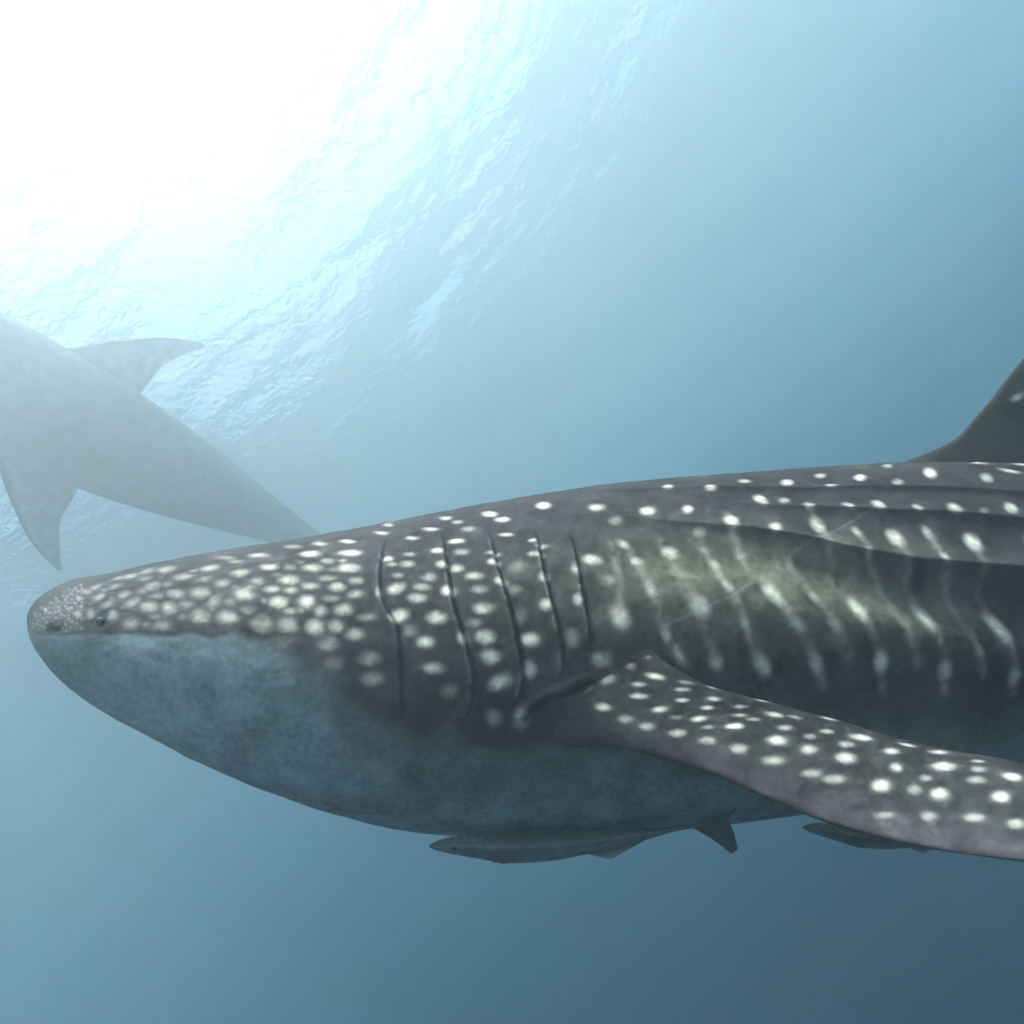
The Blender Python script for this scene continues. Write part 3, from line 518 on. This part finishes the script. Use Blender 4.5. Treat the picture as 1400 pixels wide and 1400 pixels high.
def flank(uu, th, seed=3, generic=False):
    """colour and relief of one side of the body on a (u, angle) grid, angle -pi/2 .. pi/2"""
    UU, TT = np.meshgrid(uu, th, indexing='ij')
    rad = np.maximum(prof_at(uu, W), .02)[:, None]
    spots = [s for s in SPOTS if s[0] > .085]
    rg = np.random.default_rng(seed)
    extra = []
    if generic:
        spots = []
        extra = [(rg.uniform(.2, 5.2), rg.uniform(.0, 1.5), 900, 0, 300, rg.uniform(.5, 1)) for _ in range(500)]
    else:
        tries = []
        for _ in range(6000):                    # spots past the part of the body that was measured
            u = rg.uniform(2.72, 5.3); t = rg.uniform(-.1, 1.5)
            if all(((u - a)/.1)**2 + ((t - b)/.16)**2 > 1 for a, b in tries): tries.append((u, t))
        extra = [(u, t, 1800, 200, 420, rg.uniform(.5, 1)) for u, t in tries]
    w = np.zeros(UU.shape); halo = np.zeros(UU.shape)
    stamp(w, uu, th, spots + extra, soft=1.28, core=.02)
    stamp(halo, uu, th, spots + extra, soft=1.35, core=.3, reach=.82)
    halo *= 1 - .45*(1 - smooth(.5, 1.25, UU))
    bars = np.zeros(UU.shape)
    scar = np.zeros(UU.shape)
    if not generic:
        for ln in BARS: bars = np.maximum(bars, np.exp(-near_line(uu, th, ln, .011, .03)**2*1.1))
        for ln in SCAR: scar = np.maximum(scar, np.exp(-(near_line(uu, th, ln, .0028, .0065))**2))
    # where the spotted back gives way to the pale belly
    eu = [e[0] for e in EDGE]; et = [e[1] for e in EDGE]
    edge = np.interp(uu, [0] + eu + [3.5, 5.7], [.0] + et + [-.3, -.5])[:, None]
    wob = value_noise(UU.shape, (60, 20), seed + 1)*.03
    soft = np.interp(uu, [0, .7, .9, 1.4, 1.8, 5], [.03, .04, .16, .12, .30, .4])[:, None]
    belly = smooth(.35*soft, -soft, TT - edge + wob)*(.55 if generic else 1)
    mott = value_noise(UU.shape, (90, 34), seed + 2); mot2 = value_noise(UU.shape, (240, 90), seed + 4)
    mot3 = value_noise(UU.shape, (700, 260), seed + 6)
    calm = smooth(.04, .35, UU); mott = mott*calm; mot2 = mot2*calm; mot3 = mot3*calm
    base = DARK[None, None]*(1 + .16*mott + .14*mot2 + .14*mot3)[..., None]
    head = 1 - smooth(.5, 1.25, UU)
    base = base + (RIM - DARK)*np.clip(.05*head + .05*mott, 0, 1)[..., None]
    tan = np.exp(-((UU - 2.0)/.42)**2)*np.exp(-((TT - .56 + (UU - 1.95)*.30)/.26)**2)
    base = base + (TAN - DARK)*(np.clip(tan*(.8 + .25*mott), 0, 1))[..., None]
    base = base + (np.array((.22, .18, .15)) - DARK)*(.7*bars*(.8 + .3*mot2))[..., None].clip(0, 1)
    col = base*(1 - .50*halo[..., None]) + np.array((.21, .165, .15))*.50*halo[..., None]
    ww = np.clip(w*(1 + .10*mot2), 0, 1)[..., None]
    col = col*(1 - ww) + (PALE*(1 - .56*head[..., None]))*ww
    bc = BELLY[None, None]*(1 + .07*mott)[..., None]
    bc = bc*(.58 + .42*smooth(.0, -.6, TT - edge))[..., None]  # darker just below the edge: countershading plus shade painted into the belly colour
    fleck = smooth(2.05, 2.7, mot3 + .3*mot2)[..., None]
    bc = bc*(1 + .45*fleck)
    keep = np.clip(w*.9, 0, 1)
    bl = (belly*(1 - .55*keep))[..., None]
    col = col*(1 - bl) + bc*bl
    col = col*(1 - .22*scar[..., None]) + np.array((.42, .41, .40))*.22*scar[..., None]
    # relief
    disp = .0004*mot2*(1 - .5*belly) + .0008*mott
    if not generic:
        for k, ln in enumerate(RIDGES):
            lu = [p[0] for p in ln]; lt = [p[1] for p in ln]
            lu2 = lu + [3.4, 4.6]; lt2 = lt + [lt[-1] - .12, lt[-1] - .25]
            h = (.009, .012, .022)[k]*smooth(lu[0] - .05, lu[0] + (.5, .35, .75)[k], uu) * (1 - smooth(3.6, 4.6, uu))
            v = (TT - np.interp(uu, lu2, lt2)[:, None])*rad            # metres above the ridge line
            d = np.where(v > 0, np.exp(-(v/.05)**1.0), 0)
            low = np.where(v <= 0, 1.9*np.exp(v/(.012 + .006*k)) - .9*np.exp(v/(.05 + .02*k)), 0)
            disp += h[:, None]*(d + low)
            if k == 2:
                disp -= (.030*smooth(1.75, 2.5, uu))[:, None]*np.exp(-((v + .085)/.05)**2)
                disp += (.020*smooth(1.6, 2.1, uu))[:, None]*np.exp(-((v + .20)/.065)**2)
        for k, ln in enumerate(GILLS):
            ln = np.array(ln); o = np.argsort(ln[:, 1]); gt = ln[o, 1]; gu = ln[o, 0]
            d = UU - pchip(gt, gu, np.clip(th, gt[0], gt[-1]))[None, :]
            on = (smooth(gt[0] - .02, gt[0] + .05, th)*(1 - smooth(gt[-1] - .22, gt[-1] + .04, th)))[None, :]
            amp = (.005, .008, .008, .008, .006)[k]
            lip = np.where(d < 0, np.exp(d/.045), 0)
            slit = np.where(d >= 0, np.exp(-d/.03)*-.35 - 1.0*np.exp(-((d - .005)/.0048)**2), 0)
            disp += amp*on*(lip + slit)
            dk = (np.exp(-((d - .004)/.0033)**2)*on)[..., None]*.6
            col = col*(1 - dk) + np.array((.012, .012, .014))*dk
            ed = (np.exp(-((d + .003)/.0035)**2)*on)[..., None]*((.12, .36, .36, .36, .3)[k]*np.clip(.6 + .6*mot2, 0, 1))[..., None]
            col = col*(1 - ed) + np.array((.34, .33, .33))*ed
        # upper lip over the pale jaw, nostril and the socket of the eye
        v = (TT - edge)*rad
        disp += (.0008*(1 - smooth(.55, .85, uu)))[:, None]*np.where(v > 0, np.exp(-v/.03), np.exp(v/.006))
        nu_, nt_ = NOSTRIL[0]
        q = ((UU - nu_)/.022)**2 + ((TT - nt_ - .6*(UU - nu_))/.065)**2
        disp -= .012*np.exp(-q); k_ = np.exp(-q**2)[..., None]*.92; col = col*(1 - k_) + np.array((.008, .008, .01))*k_
        eu_, et_ = EYE[0]
        q = ((UU - eu_)/.019)**2 + ((TT - et_)/.085)**2
        disp -= .006*np.exp(-q); k_ = (np.exp(-(q/.8)**2)*.85)[..., None]; col = col*(1 - k_) + np.array((.02, .02, .024))*k_
        disp += .0012*np.exp(-(np.sqrt(q) - 1.7)**2/.3)
    disp *= smooth(0.0, .05, uu)[:, None]
    return np.clip(col, .004, .9), disp

def bend(P, k=.05):
    P = P.copy(); d = np.maximum(P[..., 0] - 1.5, 0)
    P[..., 2] -= k*d**2
    return P

def build_shark(name, uu, th_l, th_r, pec_near, pec_far, generic=False, tail_bend=.05):
    """one continuous body with all its fins; +z is the side turned to the camera"""
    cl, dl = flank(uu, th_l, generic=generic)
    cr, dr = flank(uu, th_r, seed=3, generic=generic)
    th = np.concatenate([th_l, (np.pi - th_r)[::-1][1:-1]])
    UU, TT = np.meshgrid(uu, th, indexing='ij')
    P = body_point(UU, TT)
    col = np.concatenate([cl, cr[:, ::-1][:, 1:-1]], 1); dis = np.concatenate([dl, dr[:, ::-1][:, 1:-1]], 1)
    gu = np.gradient(P, axis=0)
    gt = np.roll(P, -1, 1) - np.roll(P, 1, 1)
    nr = np.cross(gu, gt); nr /= np.linalg.norm(nr, axis=-1, keepdims=True) + 1e-12
    if nr[len(uu)//2, len(th_l)//2, 2] < 0: nr = -nr
    P = P + nr*dis[..., None]
    parts = [loft(P, col)]
    def paint_pec(S, C, up):
        s1 = S[:, 0]; cc = C[0]
        order = np.argsort(cc); field = np.zeros(S.shape); hal = np.zeros(S.shape)
        f2 = np.zeros(S.shape); stamp(f2, s1, cc[order], FIN_SPOTS, soft=1.1, core=.15); field[:, order] = f2
        f3 = np.zeros(S.shape); stamp(f3, s1, cc[order], FIN_SPOTS, soft=1.35, core=.3, reach=.8); hal[:, order] = f3
        m1 = value_noise(S.shape, (60, 24), 21); m2 = value_noise(S.shape, (160, 60), 22)
        rim = np.clip(1 - smooth(.0, .34, C) + .1*m1, 0, 1)
        base = (DARK*1.25)[None, None]*(1 + .15*m1 + .15*m2)[..., None]
        base = base + (RIM*.62 - DARK*1.25)*(rim*.7)[..., None]
        c_ = base*(1 - .45*hal[..., None]) + np.array((.21, .165, .15))*.45*hal[..., None]
        c_ = c_*(1 - field[..., None]) + PALE*field[..., None]
        under = np.array((.30, .31, .33))[None, None]*(1 + .1*m1)[..., None]
        k_ = np.where(up, 0.0, smooth(.05, .16, C))[..., None]
        return c_*(1 - k_) + under*k_
    dark_fin = lambda S, C, up: np.broadcast_to(DARK*1.1, S.shape + (3,))*(1 + .15*value_noise(S.shape, (12, 10), 31))[..., None]
    TK = [.12, .088, .058, .047, .042, .038, .034, .028, .02, .010]
    le, te = PEC_LE, PEC_TE
    if generic:                                  # this one holds its fins spread wide
        le = [(-.12, -.02, .36), (.06, -.04, .52), (.33, -.06, .80), (.60, -.08, 1.03), (.86, -.10, 1.17)]
        te = [(.82, .0, .30), (.68, -.03, .47), (.68, -.06, .72), (.78, -.08, .97), (.90, -.10, 1.16)]
    parts.append(fin(le, te, TK, *pec_near, paint_pec))
    v, q, t, c = fin(le, te, TK, *pec_far, paint_pec)
    v = v*np.array((1, 1, -1)); parts.append((v, q, t, c))
    def paint_dorsal(S, C, up):
        c_ = dark_fin(S, C, up).copy(); rg = np.random.default_rng(8)
        pts = [(3.2, .12, 1.0), (2.4, .40, .6), (3.9, .25, .5), (4.2, .5, .8), (2.6, .55, .8), (3.4, .62, .6), (1.8, .68, .7), (4.9, .35, .7), (2.9, .82, .6)]
        for s, cc, st in pts:
            k_ = st*np.exp(-(((S - s)/.085)**2 + ((C - cc)/.028)**2)**1.3)[..., None]
            c_ = c_*(1 - k_) + PALE*k_
        return c_
    n = 40 if generic else 150
    parts.append(fin(DOR_LE, DOR_TE, [.10, .085, .062, .05, .04, .03, .012], n, n, paint_dorsal, up=(0, 0, 1)))
    z0 = 0.0
    small = [
        ([(2.30, .34, z0), (2.60, .58, z0), (2.74, .67, z0)], [(2.86, .24, z0), (2.82, .5, z0), (2.80, .66, z0)], [.05, .025, .006]),
        ([(2.72, .14, z0), (2.95, -.13, z0), (3.03, -.22, z0)], [(3.12, .14, z0), (3.12, -.09, z0), (3.10, -.21, z0)], [.05, .025, .006]),
        ([(3.55, .20, z0), (4.05, .42, z0), (4.55, .86, z0), (4.90, 1.22, z0)], [(4.30, .14, z0), (4.50, .42, z0), (4.78, .82, z0), (4.97, 1.19, z0)], [.05, .045, .03, .008]),
        ([(3.65, .20, z0), (3.95, -.10, z0), (4.12, -.34, z0)], [(4.28, .17, z0), (4.22, -.10, z0), (4.19, -.33, z0)], [.05, .035, .008]),
    ]
    for a, b, tk in small: parts.append(fin(a, b, tk, 24, 16, dark_fin, up=(0, 0, 1)))
    for sg in (() if generic else (1, -1)):
        a = [(1.72, -.16, .20*sg), (1.95, -.34, .42*sg), (2.06, -.41, .50*sg)]; b = [(2.12, -.08, .14*sg), (2.16, -.31, .38*sg), (2.16, -.40, .48*sg)]
        parts.append(fin(a, b, [.07, .035, .008], 24, 16, dark_fin))
    parts = [(bend(p[0], tail_bend),) + tuple(p[1:]) for p in parts]
    return union(parts, name)

SKIN = mat_skin('shark_skin')
EYE_MAT = mat_plain('eye', (.010, .010, .012), .3, .15)
D_ = 1.9; ROLL = math.radians(7.0)
SHARK_M = CAM_M @ Matrix.Translation((0, -0.43, -D_)) @ Matrix.Rotation(ROLL, 4, 'X')

HP = np.pi/2
uu = np.concatenate([np.linspace(0.0, math.sqrt(.12), 70)**2 + 1e-5, np.arange(.1235, 2.76, .0038), np.linspace(2.77, 5.68, 170)])
shark_me = build_shark('whale_shark_body', uu, np.linspace(-HP, HP, 430), np.linspace(-HP, HP, 90), (340, 130), (60, 30))
pl = np.array(PEC_LE[1]); pt = np.array(PEC_TE[1])
def root_mask(co):
    """points close to the root line of the near pectoral fin"""
    d = pt - pl; L2 = (d*d).sum()
    out = np.zeros(len(co))
    sel = (co[:, 2] > .2) & (co[:, 0] > -.1) & (co[:, 0] < .6)
    p = co[sel]; t = np.clip(((p - pl) @ d)/L2, 0, 1)
    r = np.linalg.norm(p - pl - t[:, None]*d, axis=1)
    out[sel] = 1 - smooth(.05, .12, r)
    return out
relax(shark_me, root_mask, 320)
def crease(me, pts, depth, width):
    """a skin fold pressed along a line of points; dark in the fold, a soft lip beside it"""
    n = len(me.vertices); co = np.zeros(n*3, 'f'); me.vertices.foreach_get('co', co); co = co.reshape(-1, 3)
    no = np.zeros(n*3, 'f'); me.vertex_normals.foreach_get('vector', no); no = no.reshape(-1, 3)
    c = np.zeros(n*4, 'f'); me.attributes['skin'].data.foreach_get('color', c); c = c.reshape(-1, 4)
    sel = np.flatnonzero((co[:, 0] > pts[:, 0].min() - .1) & (co[:, 0] < pts[:, 0].max() + .1) & (co[:, 2] > .25)
                         & (co[:, 1] > pts[:, 1].min() - .1) & (co[:, 1] < pts[:, 1].max() + .1))
    p = co[sel][:, :2]; best = np.full(len(sel), 9.0); side = np.zeros(len(sel)); run = np.zeros(len(sel))
    for i, (a, b) in enumerate(zip(pts[:-1, :2], pts[1:, :2])):
        d = b - a; t_ = np.clip(((p - a) @ d)/(d @ d), 0, 1); r = p - a - t_[:, None]*d; q = np.hypot(r[:, 0], r[:, 1])
        m = q < best; best[m] = q[m]; side[m] = (d[0]*r[:, 1] - d[1]*r[:, 0])[m]; run[m] = (i + t_)[m]/(len(pts) - 1)
    on = smooth(0, .15, run)*(1 - smooth(.75, 1, run))
    v = best*np.sign(side)
    dz = on*depth*(-np.exp(-(v/width)**2) + .55*np.exp(-((v - 2.2*width)/(1.6*width))**2))
    co[sel] += no[sel]*dz[:, None]
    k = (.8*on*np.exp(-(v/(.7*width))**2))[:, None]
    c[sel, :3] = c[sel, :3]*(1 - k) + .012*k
    me.vertices.foreach_set('co', co.ravel()); me.attributes['skin'].data.foreach_set('color', c.ravel()); me.update()
cr = np.array(CREASE)
crease(shark_me, body_point(cr[:, 0], cr[:, 1]), .012, .007)
shark = thing('whale_shark', 'large dark grey whale shark covered in white spots, with pleated gills and ridged back', 'shark', SHARK_M)
place('body', shark_me, SKIN, shark)
eye_me = ball('shark_eye', .0125, 24)
for sg in (1, -1):
    p = body_point(np.array(EYE[0][0]), np.array(EYE[0][1])); p = p*np.array((1, 1, sg))
    place('eye', eye_me, EYE_MAT, shark, Vector(p) - Vector((0, .0, .007*sg)))

# ---------------------------------------------------------------- second whale shark, far off under the bright surface
uu2 = np.concatenate([np.linspace(0.0, math.sqrt(.12), 14)**2 + 1e-5, np.linspace(.14, 5.68, 130)])
far_me = build_shark('far_shark_body', uu2, np.linspace(-HP, HP, 50), np.linspace(-HP, HP, 50), (50, 20), (50, 20), generic=True, tail_bend=.0)
def px(x, y, depth): return Vector(((x - 700)/834*depth, -(y - 700)/834*depth, -depth))
FS = 1.40
head_dir = Vector((-.44, .395, .82)).normalized()
centre = px(112, 583, 7.2)
to_cam = (-centre).normalized()
belly_dir = (to_cam - head_dir*to_cam.dot(head_dir)).normalized()
ax = -head_dir; ay = -belly_dir; az = ax.cross(ay)
R2 = Matrix((ax, ay, az)).transposed().to_4x4()
far_local = Matrix.Translation(centre) @ R2 @ Matrix.Scale(FS, 4) @ Matrix.Translation((-.45, 0, 0))
far = thing('whale_shark', 'pale hazy shark silhouette with spread fins rising towards the bright water surface', 'shark', CAM_M @ far_local)
place('body', far_me, SKIN, far)
for sg in (1, -1):
    p = body_point(np.array(EYE[0][0]), np.array(EYE[0][1]))*np.array((1, 1, sg))
    place('eye', eye_me, EYE_MAT, far, Vector(p) - Vector((0, .0, .007*sg)))

# ---------------------------------------------------------------- remoras under the belly
def build_remora():
    """lengths in hundredths; head at x = 0, tail to +x, +y up"""
    X = [0, 6, 22, 48, 80, 118, 165, 215, 285, 345, 388]
    TP = [0, 3, 8, 11.5, 12.5, 13, 13.5, 15, 18.5, 23.5, 27.5]
    BT = [-1, -4, -8, -13, -19, -24, -21.5, -13, 3, 18, 24]
    WD = [0.3, 5, 10, 13, 14, 13.5, 12, 10, 6.5, 3, 1.6]
    x = np.concatenate([np.linspace(0, math.sqrt(22), 16)**2, np.linspace(25, 388, 110)])
    t = pchip(X, TP, x); b = pchip(X, BT, x); w = pchip(X, WD, x)
    th = np.linspace(-np.pi, np.pi, 64, endpoint=False)
    c = np.cos(th); s = np.sin(th)
    yc = b + .55*(t - b)
    y = yc[:, None] + np.where(s[None] > 0, (t - yc)[:, None], (yc - b)[:, None])*np.sign(s)*np.abs(s)**.9
    z = w[:, None]*c[None]
    R = np.stack([np.broadcast_to(x[:, None], y.shape), y, z], -1)
    h = (y - b[:, None])/(t - b)[:, None]
    m = value_noise(y.shape, (40, 14), 41)
    back = np.array((.05, .058, .065)); side = np.array((.12, .135, .145)); band = np.array((.045, .05, .058)); low = np.array((.17, .19, .20))
    col = low + (side - low)*smooth(.12, .3, h)[..., None]
    col = col + (band - col)*(np.exp(-((h - .60)/.13)**2)*.7)[..., None]
    col = col + (back - col)*smooth(.74, .9, h)[..., None]
    gill = np.exp(-((x[:, None] - 62 - 10*(h - .5)**2*4)/1.8)**2)*smooth(.08, .2, h)*(1 - smooth(.7, .85, h))
    col = col*(1 - .6*gill[..., None])*(1 + .14*m)[..., None]
    mouth = np.exp(-((h - .42)/.05)**2)*(1 - smooth(10, 18, x))[:, None]
    col = col*(1 - .6*mouth[..., None])
    sucker = (smooth(8, 12, x)*(1 - smooth(70, 78, x)))[:, None]*smooth(.88, .93, h)*(.5 + .5*np.sin(x*1.35))[:, None]
    col = col + (np.array((.16, .17, .18)) - col)*(.7*sucker)[..., None]
    parts = [loft(R, col)]
    f = lambda S, C, up: np.broadcast_to(np.array((.07, .08, .09)), S.shape + (3,))*(1 + .2*value_noise(S.shape, (8, 20), 5))[..., None]
    pale = lambda S, C, up: np.array((.07, .08, .09)) + (np.array((.30, .29, .24)) - .08)*smooth(.4, 1.6, S)[..., None]
    U3 = (0, 0, 1)
    P3 = lambda l, z=0: [(a, b_, z) for a, b_ in l]
    parts.append(fin(P3([(360, 25), (390, 34), (419, 47)]), P3([(402, 26), (409, 34), (420, 45)]), [1.6, 1.1, .4], 20, 12, f, up=U3))
    parts.append(fin(P3([(355, 23), (384, 6), (411, -15)]), P3([(408, 31), (416, 10), (420, -10)]), [1.6, 1.1, .4], 20, 12, f, up=U3))
    parts.append(fin(P3([(196, -6), (226, -16), (246, -21)]), P3([(312, 14), (282, -3), (252, -19)]), [2.2, 1.2, .4], 20, 12, pale, up=U3))
    parts.append(fin(P3([(210, 10), (240, 20), (258, 26)]), P3([(322, 18), (292, 23), (266, 26)]), [2.2, 1.2, .4], 20, 12, f, up=U3))
    for sg in (1, -1):
        parts.append(fin([(68, -4, 9*sg), (92, -6, 17*sg), (112, -10, 21*sg)], [(74, -14, 9*sg), (100, -16, 17*sg), (114, -12, 21*sg)], [1.8, 1.0, .4], 16, 10, f, up=(0, 0, sg)))
    parts = [(p[0]/100,) + tuple(p[1:]) for p in parts]
    return union(parts, 'remora_body')

FISH = mat_skin('remora_skin', .5, .08, 30.0, .002, .25)
rem_me = build_remora()
rem_eye = ball('remora_eye', .033, 18)
def remora(label, centre, scale, turn, yaw):
    m = CAM_M @ Matrix.Translation(centre) @ Matrix.Rotation(turn, 4, 'Z') @ Matrix.Rotation(yaw, 4, 'Y') @ Matrix.Scale(scale, 4)
    o = thing('remora', label, 'fish', m, 'remoras travelling under the shark')
    place('body', rem_me, FISH, o)
    for sg in (1, -1):
        place('eye', rem_eye, EYE_MAT, o, (.36, .02, .105*sg))
    return o
remora('slim dark remora with a notched tail hugging the belly of the spotted whale shark', px(586, 1156, 1.50), 100*1.50/834, math.radians(1.1), math.radians(-1))
remora('dark remora half hidden behind the pectoral fin of the spotted whale shark', px(1097, 1131, 1.42), 72*1.42/834, math.radians(-9), math.radians(4))
